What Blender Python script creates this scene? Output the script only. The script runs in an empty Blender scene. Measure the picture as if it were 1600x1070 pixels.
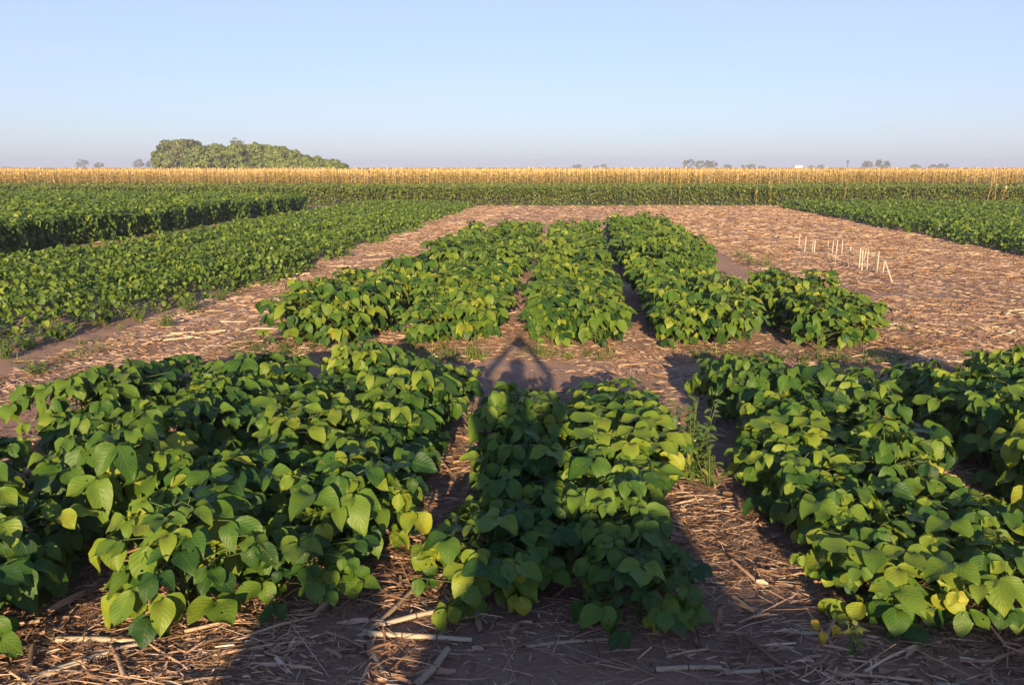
import bpy, math, random
import numpy as np
from mathutils import Vector, Matrix
R = math.radians
random.seed(7)
rng = np.random.default_rng(11)
sc = bpy.context.scene
col = sc.collection

# ------------------------------------------------------------------ camera
CAM_H = 1.9
F = 1232.0
PITCH = math.atan(273 / F)
YAW = math.atan(105 / math.hypot(F, 273))
cd = bpy.data.cameras.new('camera')
cam = bpy.data.objects.new('camera', cd)
col.objects.link(cam)
cam.location = (0, 0, CAM_H)
cam.rotation_euler = (math.pi / 2 - PITCH, 0, YAW)
cd.sensor_width = 36
cd.lens = F / 1600 * 36
cd.clip_start = 0.02
cd.clip_end = 5000
sc.camera = cam

# ------------------------------------------------------------------ sky, sun, exposure
SUN_EL = 12.9
SUN_AZ = 180 - 4.4          # compass direction of the sun, clockwise from +Y (rows run along +Y)
world = bpy.data.worlds.new('World')
sc.world = world
world.use_nodes = True
wn = world.node_tree
bg = wn.nodes['Background']
sky = wn.nodes.new('ShaderNodeTexSky')
sky.sky_type = 'NISHITA'
sky.sun_disc = False
sky.sun_elevation = R(SUN_EL)
sky.sun_rotation = R(SUN_AZ)
sky.air_density = 1.0
sky.dust_density = 0.6
sky.ozone_density = 3.0
skymix = wn.nodes.new('ShaderNodeMix'); skymix.data_type = 'RGBA'; skymix.blend_type = 'MULTIPLY'; skymix.inputs[0].default_value = 1
skymix.inputs[7].default_value = (.90, 1.02, 1.32, 1)
wn.links.new(sky.outputs[0], skymix.inputs[6])
veil = wn.nodes.new('ShaderNodeMix'); veil.data_type = 'RGBA'; veil.inputs[0].default_value = .5
veil.inputs[7].default_value = (5.1, 5.2, 6.2, 1)     # thin pale evening veil all over the sky
wtc = wn.nodes.new('ShaderNodeTexCoord'); wsep = wn.nodes.new('ShaderNodeSeparateXYZ'); wmr = wn.nodes.new('ShaderNodeMapRange')
wmr.interpolation_type = 'SMOOTHSTEP'
wmr.inputs['From Min'].default_value = .12; wmr.inputs['From Max'].default_value = .5; wmr.inputs['To Min'].default_value = .5; wmr.inputs['To Max'].default_value = .08
wn.links.new(wtc.outputs['Generated'], wsep.inputs[0]); wn.links.new(wsep.outputs[2], wmr.inputs['Value']); wn.links.new(wmr.outputs[0], veil.inputs[0])
wn.links.new(skymix.outputs[2], veil.inputs[6])
wmap = wn.nodes.new('ShaderNodeMapping'); wmap.inputs['Scale'].default_value = (1.2, 1.2, 9.0); wn.links.new(wtc.outputs['Generated'], wmap.inputs[0])
wnz = wn.nodes.new('ShaderNodeTexNoise'); wnz.inputs['Scale'].default_value = 1.6; wnz.inputs['Detail'].default_value = 4; wn.links.new(wmap.outputs[0], wnz.inputs['Vector'])
wrm = wn.nodes.new('ShaderNodeMapRange'); wrm.inputs['From Min'].default_value = .45; wrm.inputs['From Max'].default_value = .75; wrm.inputs['To Max'].default_value = .16
wn.links.new(wnz.outputs['Fac'], wrm.inputs['Value'])
wisp = wn.nodes.new('ShaderNodeMix'); wisp.data_type = 'RGBA'; wisp.inputs[7].default_value = (5.6, 5.0, 6.0, 1)
wn.links.new(wrm.outputs[0], wisp.inputs[0]); wn.links.new(veil.outputs[2], wisp.inputs[6])
wn.links.new(wisp.outputs[2], bg.inputs[0])
bg.inputs[1].default_value = 0.075
sd = bpy.data.lights.new('sun', 'SUN')
sun = bpy.data.objects.new('sun', sd)
col.objects.link(sun)
sd.energy = 5.0
sd.angle = R(0.53)
sd.color = (1.0, 0.75, 0.43)
sun_dir = Vector((math.sin(R(SUN_AZ)) * math.cos(R(SUN_EL)), math.cos(R(SUN_AZ)) * math.cos(R(SUN_EL)), math.sin(R(SUN_EL))))
sun.rotation_euler = sun_dir.to_track_quat('Z', 'Y').to_euler()
sun.location = sun_dir * 60
sc.view_settings.view_transform = 'Standard'
sc.view_settings.look = 'None'
sc.view_settings.exposure = 1.05
sc.view_settings.gamma = 1.0
sc.cycles.max_bounces = 6
sc.cycles.transparent_max_bounces = 8
sc.cycles.volume_bounces = 0


def ground_at(px, py, z=0.0):
    """point of the photograph -> place on the level z (used to measure positions)"""
    a = (px - 800) / F
    b = -(py - 535) / F
    fy = math.cos(PITCH) + b * math.sin(PITCH)
    fz = -math.sin(PITCH) + b * math.cos(PITCH)
    X = a * math.cos(YAW) - fy * math.sin(YAW)
    Y = a * math.sin(YAW) + fy * math.cos(YAW)
    t = (z - CAM_H) / fz
    return X * t, Y * t


def at_dist(px, Y):
    """X for a photograph column at forward distance Y near the horizon"""
    a = (px - 800) / math.hypot(F, 273)
    ang = math.atan(a) - YAW
    return math.tan(ang) * Y


# ------------------------------------------------------------------ helpers
def tag(o, label=None, cat=None, group=None, kind=None):
    if label: o['label'] = label
    if cat: o['category'] = cat
    if group: o['group'] = group
    if kind: o['kind'] = kind
    return o


def empty(name, loc=(0, 0, 0), rz=0):
    o = bpy.data.objects.new(name, None)
    o.empty_display_size = 0.1
    col.objects.link(o)
    o.location = loc
    o.rotation_euler = (0, 0, rz)
    return o


def add(name, me, parent=None, loc=None):
    o = bpy.data.objects.new(name, me)
    col.objects.link(o)
    if parent: o.parent = parent
    if loc is not None: o.location = loc
    return o


def np_mesh(name, V, Q, mat=None, tint=None, uv=None, smooth=True, mats=None, midx=None):
    """V (n,3), Q (m,k) faces of k corners"""
    me = bpy.data.meshes.new(name)
    V = np.asarray(V, dtype=np.float32)
    Q = np.asarray(Q, dtype=np.int32)
    n, m, k = len(V), len(Q), Q.shape[1]
    me.vertices.add(n)
    me.vertices.foreach_set('co', V.ravel())
    me.loops.add(m * k)
    me.loops.foreach_set('vertex_index', Q.ravel())
    me.polygons.add(m)
    me.polygons.foreach_set('loop_start', np.arange(0, m * k, k, dtype=np.int32))
    me.polygons.foreach_set('loop_total', np.full(m, k, dtype=np.int32))
    if midx is not None:
        me.polygons.foreach_set('material_index', np.asarray(midx, dtype=np.int32))
    if smooth:
        me.polygons.foreach_set('use_smooth', np.ones(m, dtype=bool))
    if tint is not None:
        a = me.attributes.new('tint', 'FLOAT', 'POINT')
        a.data.foreach_set('value', np.asarray(tint, dtype=np.float32))
    if uv is not None:
        u = me.uv_layers.new(name='UVMap')
        u.data.foreach_set('uv', np.asarray(uv, dtype=np.float32)[Q.ravel()].ravel())
    for mt in (mats or ([mat] if mat else [])):
        me.materials.append(mt)
    me.update(calc_edges=True)
    me.validate()
    return me


class Acc:
    """collects quads from several sources into one mesh"""
    def __init__(s): s.V = []; s.Q = []; s.T = []; s.U = []; s.n = 0; s.M = []
    def put(s, V, Q, T=None, U=None, m=0):
        V = np.asarray(V, float).reshape(-1, 3); Q = np.asarray(Q, int)
        if Q.shape[1] == 3: Q = np.hstack([Q, Q[:, 2:3]])
        s.V.append(V); s.Q.append(Q + s.n); s.n += len(V)
        s.T.append(np.full(len(V), 0.5) if T is None else np.broadcast_to(T, (len(V),)))
        s.U.append(np.zeros((len(V), 2)) if U is None else U)
        s.M.append(np.full(len(Q), m))
    def mesh(s, name, mats, smooth=True):
        if not isinstance(mats, list): mats = [mats]
        V = np.concatenate(s.V); Q = np.concatenate(s.Q)
        return np_mesh(name, V, Q, tint=np.concatenate(s.T), uv=np.concatenate(s.U), smooth=smooth, mats=mats, midx=np.concatenate(s.M))


def unit(a):
    a = np.asarray(a, float)
    return a / np.maximum(np.linalg.norm(a, axis=-1, keepdims=True), 1e-9)


def h2(ix, iy, seed):
    v = np.sin(ix * 127.1 + iy * 311.7 + seed * 74.7) * 43758.5453
    return v - np.floor(v)


def vnoise(x, y, seed=0):
    x = np.asarray(x, float); y = np.asarray(y, float)
    ix = np.floor(x); iy = np.floor(y); fx = x - ix; fy = y - iy
    fx = fx * fx * (3 - 2 * fx); fy = fy * fy * (3 - 2 * fy)
    a = h2(ix, iy, seed); b = h2(ix + 1, iy, seed); c = h2(ix, iy + 1, seed); d = h2(ix + 1, iy + 1, seed)
    return (a * (1 - fx) + b * fx) * (1 - fy) + (c * (1 - fx) + d * fx) * fy


def fnoise(x, y, seed=0):
    return (vnoise(x, y, seed) + 0.5 * vnoise(x * 2.1, y * 2.1, seed + 1) + 0.25 * vnoise(x * 4.3, y * 4.3, seed + 2)) / 1.75


def ground_z(x, y):
    """the field's gentle lumps, flat far away"""
    x = np.asarray(x, float); y = np.asarray(y, float)
    k = np.clip((24 - np.abs(y)) / 12, 0, 1)
    return ((fnoise(x * 1.3, y * 1.3, 5) - 0.5) * 0.05 + (fnoise(x * 7, y * 7, 9) - 0.5) * 0.026) * k


# leaf templates: (u across -1..1, v along 0..1)
def leaf_template(rows, cols, wid):
    V = []; Q = []
    for v, w in zip(rows, wid):
        for c in cols: V.append((c * w, v, c))
    k = len(cols)
    for i in range(len(rows) - 1):
        for j in range(k - 1):
            a = i * k + j
            Q.append((a, a + 1, a + k + 1, a + k))
    return np.array(V), np.array(Q)


T_NEAR = leaf_template([0, .07, .2, .38, .56, .74, .9, 1.0], [-1, -.5, 0, .5, 1], [.03, .42, .82, 1.0, .95, .70, .32, .03])
T_MID = leaf_template([0, .15, .42, .72, 1.0], [-1, 0, 1], [.05, .75, 1.0, .7, .03])
T_FAR = leaf_template([0, .4, 1.0], [-1, 0, 1], [.15, 1.0, .06])
T_BLADE = leaf_template([0, .25, .5, .75, 1.0], [-1, 0, 1], [.6, 1.0, .9, .6, .03])
T_GRASS = leaf_template([0, .4, .75, 1.0], [-1, 1], [1, .85, .55, .05])


def leaves(acc, tm, P, D, N, L, W, droop, fold, tint, wav=0.0, m=0):
    V0, Q0 = tm
    P = np.asarray(P, float); n = len(P)
    if n == 0: return
    D = unit(D); N = np.asarray(N, float)
    N = unit(N - D * np.sum(N * D, axis=1, keepdims=True))
    S = np.cross(D, N)
    L = np.broadcast_to(L, (n,))[:, None]; W = np.broadcast_to(W, (n,))[:, None]
    dr = np.broadcast_to(droop, (n,))[:, None]; fo = np.broadcast_to(fold, (n,))[:, None]
    u = V0[:, 0][None, :]; v = V0[:, 1][None, :]; c = V0[:, 2][None, :]
    wv = 0
    if wav:
        ph = rng.random((n, 1)) * 6.28
        wv = wav * W * np.sin(v * 9 + ph + c * 1.7) * np.abs(c)
    x = u * W / 2
    z = fo * np.abs(u) * W / 2 - dr * L * v ** 2 + wv
    y = v * L * (1 - 0.25 * dr * v)
    V = P[:, None, :] + S[:, None, :] * x[..., None] + D[:, None, :] * y[..., None] + N[:, None, :] * z[..., None]
    k = len(V0)
    Q = Q0[None] + (np.arange(n) * k)[:, None, None]
    T = np.repeat(np.broadcast_to(tint, (n,)), k)
    U = np.stack([np.tile(V0[:, 2] * .5 + .5, n), np.tile(V0[:, 1], n)], axis=1)
    acc.put(V.reshape(-1, 3), Q.reshape(-1, 4), T, U, m)


def tube(acc, pts, rad, seg=6, cap=True, tint=.5, m=0):
    pts = [Vector(p) for p in pts]
    n = len(pts)
    if not hasattr(rad, '__len__'): rad = [rad] * n
    V = []; Q = []
    up = Vector((0, 0, 1))
    for i, p in enumerate(pts):
        d = (pts[min(i + 1, n - 1)] - pts[max(i - 1, 0)]).normalized()
        a = d.cross(up)
        if a.length < 1e-3: a = d.cross(Vector((1, 0, 0)))
        a.normalize(); b = d.cross(a).normalized()
        for j in range(seg):
            t = 2 * math.pi * j / seg
            V.append(p + (a * math.cos(t) + b * math.sin(t)) * rad[i])
    for i in range(n - 1):
        for j in range(seg):
            j2 = (j + 1) % seg
            Q.append((i * seg + j, i * seg + j2, (i + 1) * seg + j2, (i + 1) * seg + j))
    if cap:
        for base, end in ((0, pts[0]), ((n - 1) * seg, pts[-1])):
            V.append(end); ci = len(V) - 1
            for j in range(seg):
                Q.append((base + j, base + (j + 1) % seg, ci, ci))
    V = np.array([tuple(v) for v in V])
    tt = [q for q in Q if q[2] == q[3]]; qq = [q for q in Q if q[2] != q[3]]
    acc.put(V, np.array(qq + tt), tint, None, m)


# ------------------------------------------------------------------ materials
def new_mat(name):
    m = bpy.data.materials.new(name)
    m.use_nodes = True
    nt = m.node_tree
    return m, nt, nt.nodes['Principled BSDF'], nt.nodes['Material Output']


def ramp(nt, stops, fac=None):
    r = nt.nodes.new('ShaderNodeValToRGB')
    el = r.color_ramp.elements
    while len(el) < len(stops): el.new(0.5)
    for e, (p, c) in zip(el, stops):
        e.position = p; e.color = (*c, 1)
    if fac is not None: nt.links.new(fac, r.inputs[0])
    return r


def mathn(nt, op, a, b=None, c=None):
    n = nt.nodes.new('ShaderNodeMath'); n.operation = op
    for i, v in enumerate((a, b, c)):
        if v is None: continue
        if isinstance(v, (int, float)): n.inputs[i].default_value = v
        else: nt.links.new(v, n.inputs[i])
    return n.outputs[0]


def mixc(nt, fac, a, b, blend='MIX'):
    n = nt.nodes.new('ShaderNodeMix'); n.data_type = 'RGBA'; n.blend_type = blend
    for i, v in ((0, fac), (6, a), (7, b)):
        if isinstance(v, (int, float)): n.inputs[i].default_value = v
        elif isinstance(v, tuple): n.inputs[i].default_value = (*v, 1)
        else: nt.links.new(v, n.inputs[i])
    return n.outputs[2]


def noise(nt, scale, detail=3, vec=None, rough=.5):
    n = nt.nodes.new('ShaderNodeTexNoise')
    n.inputs['Scale'].default_value = scale; n.inputs['Detail'].default_value = detail; n.inputs['Roughness'].default_value = rough
    if vec is not None: nt.links.new(vec, n.inputs['Vector'])
    return n.outputs['Fac']


def leaf_mat(name, stops, veins=True, transl=.22, rough=.5, random_obj=0.0, spec=.32):
    m, nt, b, out = new_mat(name)
    at = nt.nodes.new('ShaderNodeAttribute'); at.attribute_name = 'tint'
    fac = at.outputs['Fac']
    if random_obj:
        oi = nt.nodes.new('ShaderNodeObjectInfo')
        fac = mathn(nt, 'ADD', fac, mathn(nt, 'MULTIPLY', mathn(nt, 'SUBTRACT', oi.outputs['Random'], .5), random_obj))
    c = ramp(nt, stops, fac).outputs[0]
    if veins:
        uv = nt.nodes.new('ShaderNodeUVMap'); uv.uv_map = 'UVMap'
        sep = nt.nodes.new('ShaderNodeSeparateXYZ'); nt.links.new(uv.outputs[0], sep.inputs[0])
        au = mathn(nt, 'ABSOLUTE', mathn(nt, 'MULTIPLY', mathn(nt, 'SUBTRACT', sep.outputs[0], .5), 2))
        lat = mathn(nt, 'SUBTRACT', mathn(nt, 'MULTIPLY', sep.outputs[1], 7), mathn(nt, 'MULTIPLY', au, 2.6))
        tri = mathn(nt, 'PINGPONG', lat, .5)            # 0 on a side vein
        v1 = mathn(nt, 'SUBTRACT', 1, mathn(nt, 'MULTIPLY', tri, 7)); v1 = mathn(nt, 'MAXIMUM', v1, 0)
        v1 = mathn(nt, 'MULTIPLY', v1, mathn(nt, 'SUBTRACT', 1, mathn(nt, 'MULTIPLY', au, .8)))
        v2 = mathn(nt, 'MAXIMUM', mathn(nt, 'SUBTRACT', 1, mathn(nt, 'MULTIPLY', au, 14)), 0)
        vein = mathn(nt, 'MAXIMUM', mathn(nt, 'MULTIPLY', v1, .40), v2)
        c = mixc(nt, mathn(nt, 'MULTIPLY', vein, .30), c, mixc(nt, .5, c, (.30, .34, .10)))
        nz = noise(nt, 14, 3)
        c = mixc(nt, mathn(nt, 'MULTIPLY', nz, .35), c, mixc(nt, 1.0, c, (.55, .62, .45), 'MULTIPLY'))
        spots = mathn(nt, 'GREATER_THAN', noise(nt, 38, 2), .70)
        c = mixc(nt, mathn(nt, 'MULTIPLY', spots, .7), c, (.20, .13, .04))
        blot = ramp(nt, [(.52, (0, 0, 0)), (.68, (1, 1, 1))], noise(nt, 9, 2)).outputs[0]
        c = mixc(nt, mathn(nt, 'MULTIPLY', blot, .45), c, mixc(nt, 1.0, c, (1.7, 1.25, .8), 'MULTIPLY'))
        bump = nt.nodes.new('ShaderNodeBump'); bump.inputs['Strength'].default_value = .35; bump.inputs['Distance'].default_value = .003
        hh = mathn(nt, 'ADD', mathn(nt, 'MULTIPLY', tri, 1.3), mathn(nt, 'MULTIPLY', vein, -.5))
        hh = mathn(nt, 'ADD', hh, noise(nt, 60, 2))
        nt.links.new(hh, bump.inputs['Height']); nt.links.new(bump.outputs[0], b.inputs['Normal'])
    nt.links.new(c, b.inputs['Base Color'])
    b.inputs['Roughness'].default_value = rough
    b.inputs['Specular IOR Level'].default_value = spec
    if transl:
        tr = nt.nodes.new('ShaderNodeBsdfTranslucent')
        nt.links.new(mixc(nt, 1.0, c, (1.5, 1.3, .5), 'MULTIPLY'), tr.inputs[0])
        mx = nt.nodes.new('ShaderNodeMixShader'); mx.inputs[0].default_value = transl
        nt.links.new(b.outputs[0], mx.inputs[1]); nt.links.new(tr.outputs[0], mx.inputs[2])
        nt.links.new(mx.outputs[0], out.inputs[0])
        if veins:                                       # insect holes
            vo = nt.nodes.new('ShaderNodeTexVoronoi'); vo.inputs['Scale'].default_value = 34
            tcn = nt.nodes.new('ShaderNodeTexCoord'); nt.links.new(tcn.outputs['Object'], vo.inputs['Vector'])
            sc3 = nt.nodes.new('ShaderNodeSeparateColor'); nt.links.new(vo.outputs['Color'], sc3.inputs[0])
            wob = mathn(nt, 'MULTIPLY', noise(nt, 90, 2, tcn.outputs['Object']), .34)
            hole = mathn(nt, 'MULTIPLY', mathn(nt, 'LESS_THAN', vo.outputs['Distance'], wob), mathn(nt, 'GREATER_THAN', sc3.outputs[0], .86))
            tp = nt.nodes.new('ShaderNodeBsdfTransparent'); m3 = nt.nodes.new('ShaderNodeMixShader')
            nt.links.new(hole, m3.inputs[0]); nt.links.new(mx.outputs[0], m3.inputs[1]); nt.links.new(tp.outputs[0], m3.inputs[2])
            nt.links.new(m3.outputs[0], out.inputs[0])
    return m


def straw_mat(name, stops, sc_=40, rough=.75, patchy=False):
    m, nt, b, out = new_mat(name)
    at = nt.nodes.new('ShaderNodeAttribute'); at.attribute_name = 'tint'
    c = ramp(nt, stops, at.outputs['Fac']).outputs[0]
    c = mixc(nt, mathn(nt, 'MULTIPLY', noise(nt, sc_, 4), .5), c, mixc(nt, 1.0, c, (.45, .38, .33), 'MULTIPLY'))
    if patchy:
        gp = nt.nodes.new('ShaderNodeNewGeometry').outputs['Position']
        p1 = ramp(nt, [(.40, (.68, .60, .56)), (.52, (.92, .88, .85)), (.62, (1.08, 1.06, 1.04))], noise(nt, 1.3, 4, gp, .65)).outputs[0]
        c = mixc(nt, 1.0, c, p1, 'MULTIPLY')
    nt.links.new(c, b.inputs['Base Color'])
    b.inputs['Roughness'].default_value = rough
    b.inputs['Specular IOR Level'].default_value = .2
    bump = nt.nodes.new('ShaderNodeBump'); bump.inputs['Strength'].default_value = .4; bump.inputs['Distance'].default_value = .003
    nt.links.new(noise(nt, 120, 2), bump.inputs['Height']); nt.links.new(bump.outputs[0], b.inputs['Normal'])
    return m


GREEN = [(0.0, (.014, .052, .012)), (.32, (.046, .115, .015)), (.58, (.112, .190, .020)), (.85, (.215, .275, .028)), (1.0, (.28, .31, .035))]
M_LEAF = leaf_mat('soy_leaf', GREEN, random_obj=.10)
M_CROP = leaf_mat('crop_leaf', [(0, (.022, .060, .012)), (.5, (.088, .152, .018)), (1, (.22, .265, .03))], veins=False, transl=.2)
M_CROP2 = leaf_mat('far_crop_leaf', [(0, (.045, .072, .014)), (.5, (.105, .145, .026)), (1, (.19, .21, .04))], veins=False, transl=.15)
M_WEED = leaf_mat('weed_leaf', [(0, (.05, .11, .02)), (.6, (.11, .18, .035)), (1, (.26, .27, .06))], veins=False)
M_YELLOW = leaf_mat('yellowed_leaf', [(0, (.50, .34, .03)), (1, (.66, .50, .06))], random_obj=.2)
M_STEM = straw_mat('green_stem', [(0, (.06, .12, .03)), (1, (.14, .18, .06))])
M_CORN = leaf_mat('dry_maize_leaf', [(0, (.08, .14, .028)), (.25, (.20, .20, .045)), (.5, (.46, .31, .075)), (.8, (.62, .44, .16)), (1, (.72, .55, .33))], veins=False, transl=.2, rough=.6)
M_STRAW = straw_mat('straw', [(0, (.14, .08, .05)), (.35, (.42, .27, .18)), (.7, (.68, .50, .36)), (1, (.83, .71, .56))], patchy=True)
M_STALK = straw_mat('stalk_rind', [(0, (.11, .075, .05)), (.5, (.36, .27, .19)), (1, (.62, .52, .38))], 9, .6)
M_STAKE = straw_mat('bleached_stalk', [(0, (.10, .08, .06)), (.5, (.55, .50, .42)), (1, (.80, .76, .68))], 12, .6)
M_NODE = straw_mat('stalk_node', [(0, (.09, .06, .04)), (1, (.20, .14, .09))])
M_BARK = straw_mat('bark', [(0, (.08, .06, .045)), (1, (.16, .12, .09))], 3)
M_TREE = leaf_mat('tree_leaf', [(0, (.045, .072, .008)), (.5, (.105, .140, .012)), (1, (.16, .185, .02))], veins=False, transl=.15)
M_TREE2 = leaf_mat('olive_tree_leaf', [(0, (.055, .065, .014)), (.5, (.10, .11, .024)), (1, (.15, .15, .035))], veins=False, transl=.15)


def ground_mat():
    m, nt, b, out = new_mat('field_soil')
    tc = nt.nodes.new('ShaderNodeNewGeometry')
    pos = tc.outputs['Position']
    mp = nt.nodes.new('ShaderNodeMapping'); nt.links.new(pos, mp.inputs[0])
    mp.inputs['Scale'].default_value = (3.5, 16, 8); mp.inputs['Rotation'].default_value = (0, 0, .12)
    n1 = noise(nt, .9, 5, pos, .6)
    soil = ramp(nt, [(0.3, (.32, .20, .145)), (.55, (.46, .295, .22)), (.75, (.56, .38, .295))], n1).outputs[0]
    fine = noise(nt, 55, 4, pos, .7)
    soil = mixc(nt, .6, soil, ramp(nt, [(.3, (.58, .54, .52)), (.6, (1.0, 1.0, 1.0))], fine).outputs[0], 'MULTIPLY')
    # fine chaff too small to model
    vo = noise(nt, 6, 6, mp.outputs[0], .75)
    chaff = ramp(nt, [(.47, (0, 0, 0)), (.60, (1, 1, 1))], vo).outputs[0]
    patch = ramp(nt, [(.42, (0, 0, 0)), (.58, (1, 1, 1))], noise(nt, .8, 3, pos)).outputs[0]
    fac = mathn(nt, 'MULTIPLY', chaff, mathn(nt, 'ADD', mathn(nt, 'MULTIPLY', patch, .55), .2))
    tan = ramp(nt, [(.3, (.42, .29, .20)), (.7, (.68, .52, .37))], noise(nt, 25, 3, mp.outputs[0])).outputs[0]
    c = mixc(nt, fac, soil, tan)
    nt.links.new(c, b.inputs['Base Color'])
    b.inputs['Roughness'].default_value = .95
    b.inputs['Specular IOR Level'].default_value = .1
    bump = nt.nodes.new('ShaderNodeBump'); bump.inputs['Strength'].default_value = 1.0; bump.inputs['Distance'].default_value = .03
    hh = mathn(nt, 'ADD', mathn(nt, 'MULTIPLY', fine, .5), mathn(nt, 'MULTIPLY', vo, .8))
    nt.links.new(hh, bump.inputs['Height']); nt.links.new(bump.outputs[0], b.inputs['Normal'])
    return m


def plain(name, c, rough=.6, metal=0.0, nz=.15, scale=8):
    m, nt, b, out = new_mat(name)
    cc = mixc(nt, mathn(nt, 'MULTIPLY', noise(nt, scale, 4), nz * 2), c, tuple(x * .6 for x in c))
    nt.links.new(cc, b.inputs['Base Color'])
    b.inputs['Roughness'].default_value = rough; b.inputs['Metallic'].default_value = metal
    return m


# ------------------------------------------------------------------ ground
def ax(a, b, lo, hi, step, grow=1.25):
    v = list(np.arange(a, b + 1e-6, step)); s = step
    while v[-1] < hi: s *= grow; v.append(min(v[-1] + s, hi))
    s = step
    while v[0] > lo: s *= grow; v.insert(0, max(v[0] - s, lo))
    return np.array(v)


xs = ax(-7, 7, -650, 650, .07); ys = ax(2.0, 12, -60, 1150, .07)
gx, gy = np.meshgrid(xs, ys)
gz = ground_z(gx, gy)
GV = np.stack([gx, gy, gz], -1).reshape(-1, 3)
nx, ny = len(xs), len(ys)
ii = (np.arange(ny - 1)[:, None] * nx + np.arange(nx - 1)[None, :]).ravel()
GQ = np.stack([ii, ii + 1, ii + nx + 1, ii + nx], 1)
g = add('ground', np_mesh('ground', GV, GQ, ground_mat()))
tag(g, 'reddish brown bare field soil covered with chaff', 'ground', kind='structure')

# ------------------------------------------------------------------ soybean plants
def soy_trifoliates(h, wid, n, tm, lsize, leaf_acc, stem_acc, tint_mean=.45, low=0.12, seg=5):
    stems = []
    for s in range(3):
        a = random.uniform(0, 6.28); r = random.uniform(.0, .09) * wid / .3
        bx, by = r * math.cos(a), r * math.sin(a)
        top = Vector((bx * 2.2, by * 2.2, h * random.uniform(.78, .95)))
        stems.append((Vector((bx, by, -.02)), top))
        if stem_acc is not None:
            tube(stem_acc, [Vector((bx, by, -.03)), Vector((bx, by, 0)).lerp(top, .5) + Vector((random.uniform(-.01, .01), 0, 0)), top], [.006, .005, .003], seg, False, .4)
    P = []; D = []; N = []; L = []; W = []; DR = []; T = []
    for i in range(n):
        b, t = random.choice(stems)
        f = (i + .5) / n
        f = low + (1 - low) * f ** .8
        node = b.lerp(t, f)
        az = i * 2.4 + random.uniform(-.4, .4)
        rel = node.z / h
        reach = wid * random.uniform(.55, 1.08) * (.72 + .45 * math.sin(math.pi * min(1, rel * .85 + .12)))
        if rel > .75: reach *= random.uniform(.25, .95)
        out = Vector((math.cos(az), math.sin(az), 0))
        tip = node + out * reach + Vector((0, 0, random.uniform(.02, .14) * (h / .5)))
        tip.z = max(.05, min(tip.z, h * random.uniform(.85, 1.18)))
        if stem_acc is not None:
            mid = node.lerp(tip, .5) + Vector((0, 0, .02))
            tube(stem_acc, [node, mid, tip], [.003, .0024, .002], 4, False, .7)
        size = lsize * random.uniform(.58, 1.25) * (.8 if rel > .88 else 1)
        pitch = random.uniform(-.15, .95) if rel > .6 else random.uniform(.2, 1.3)
        tn = min(1, max(0, random.gauss(tint_mean + .12 * (rel - .5), .21)))
        if random.random() < .022: tn = random.uniform(.8, .97)
        facing = Vector((random.uniform(-.5, .5), -.42, .25))
        for k, da in enumerate((0, 1.25, -1.25)):
            a2 = az + da + random.uniform(-.25, .25)
            o2 = Vector((math.cos(a2), math.sin(a2), 0))
            pt = pitch * random.uniform(.6, 1.25)
            d = o2 * math.cos(pt) - Vector((0, 0, 1)) * math.sin(pt)
            nn = o2 * math.sin(pt) + Vector((0, 0, 1)) * math.cos(pt) + facing * random.uniform(.1, 2.2)
            off = out * .022 if k == 0 else o2 * .006
            s = size * (1.1 if k == 0 else .95)
            P.append(tip + off); D.append(d); N.append(nn); L.append(s); W.append(s * random.uniform(.60, .80)); DR.append(random.uniform(-.12, .75)); T.append(min(1, max(0, tn + random.uniform(-.07, .07))))
    P = np.array([tuple(v) for v in P]); D = np.array([tuple(v) for v in D]); N = np.array([tuple(v) for v in N])
    # keep tips off the ground
    tipz = P[:, 2] + D[:, 2] * np.array(L)
    P[:, 2] += np.maximum(0, .02 - tipz)
    leaves(leaf_acc, tm, P, D, N, np.array(L), np.array(W), np.array(DR), rng.uniform(.05, .5, len(L)), np.array(T), .09)


def soy_variant(h, wid, n, tm, ls, tmn):
    la = Acc(); sa = Acc()
    soy_trifoliates(h, wid, n, tm, ls, la, sa, tmn)
    return la.mesh('foliage', M_LEAF), sa.mesh('stem', M_STEM)


front_var = [soy_variant(.45 + .03 * math.sin(i * 2), .225, 50, T_NEAR, .121, .45 + .06 * math.sin(i * 1.3)) for i in range(11)]
small_var = [soy_variant(.38, .15, 24, T_NEAR, .11, .55) for i in range(3)]
mid_var = [soy_variant(.53, .21, 46, T_MID, .122, .52) for i in range(9)]
protos = {}


def soy_plant(var, loc, rz, s, label, group):
    fo, st = var
    key = fo.name
    if key not in protos:
        r = empty('soybean_plant'); f = add('foliage', fo, r); t = add('stem', st, r)
        protos[key] = (r, f, t)
    else:
        r0, f0, t0 = protos[key]
        r = r0.copy(); f = f0.copy(); t = t0.copy()
        for o in (r, f, t): col.objects.link(o)
        f.parent = r; t.parent = r
    r.location = loc; r.rotation_euler = (0, 0, rz); r.scale = (s[0], s[0], s[1])
    tag(r, label, 'soybean plant', group)
    return r


ORD = 'first second third fourth fifth sixth seventh eighth ninth tenth eleventh twelfth thirteenth fourteenth fifteenth sixteenth seventeenth eighteenth nineteenth twentieth'.split()
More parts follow.
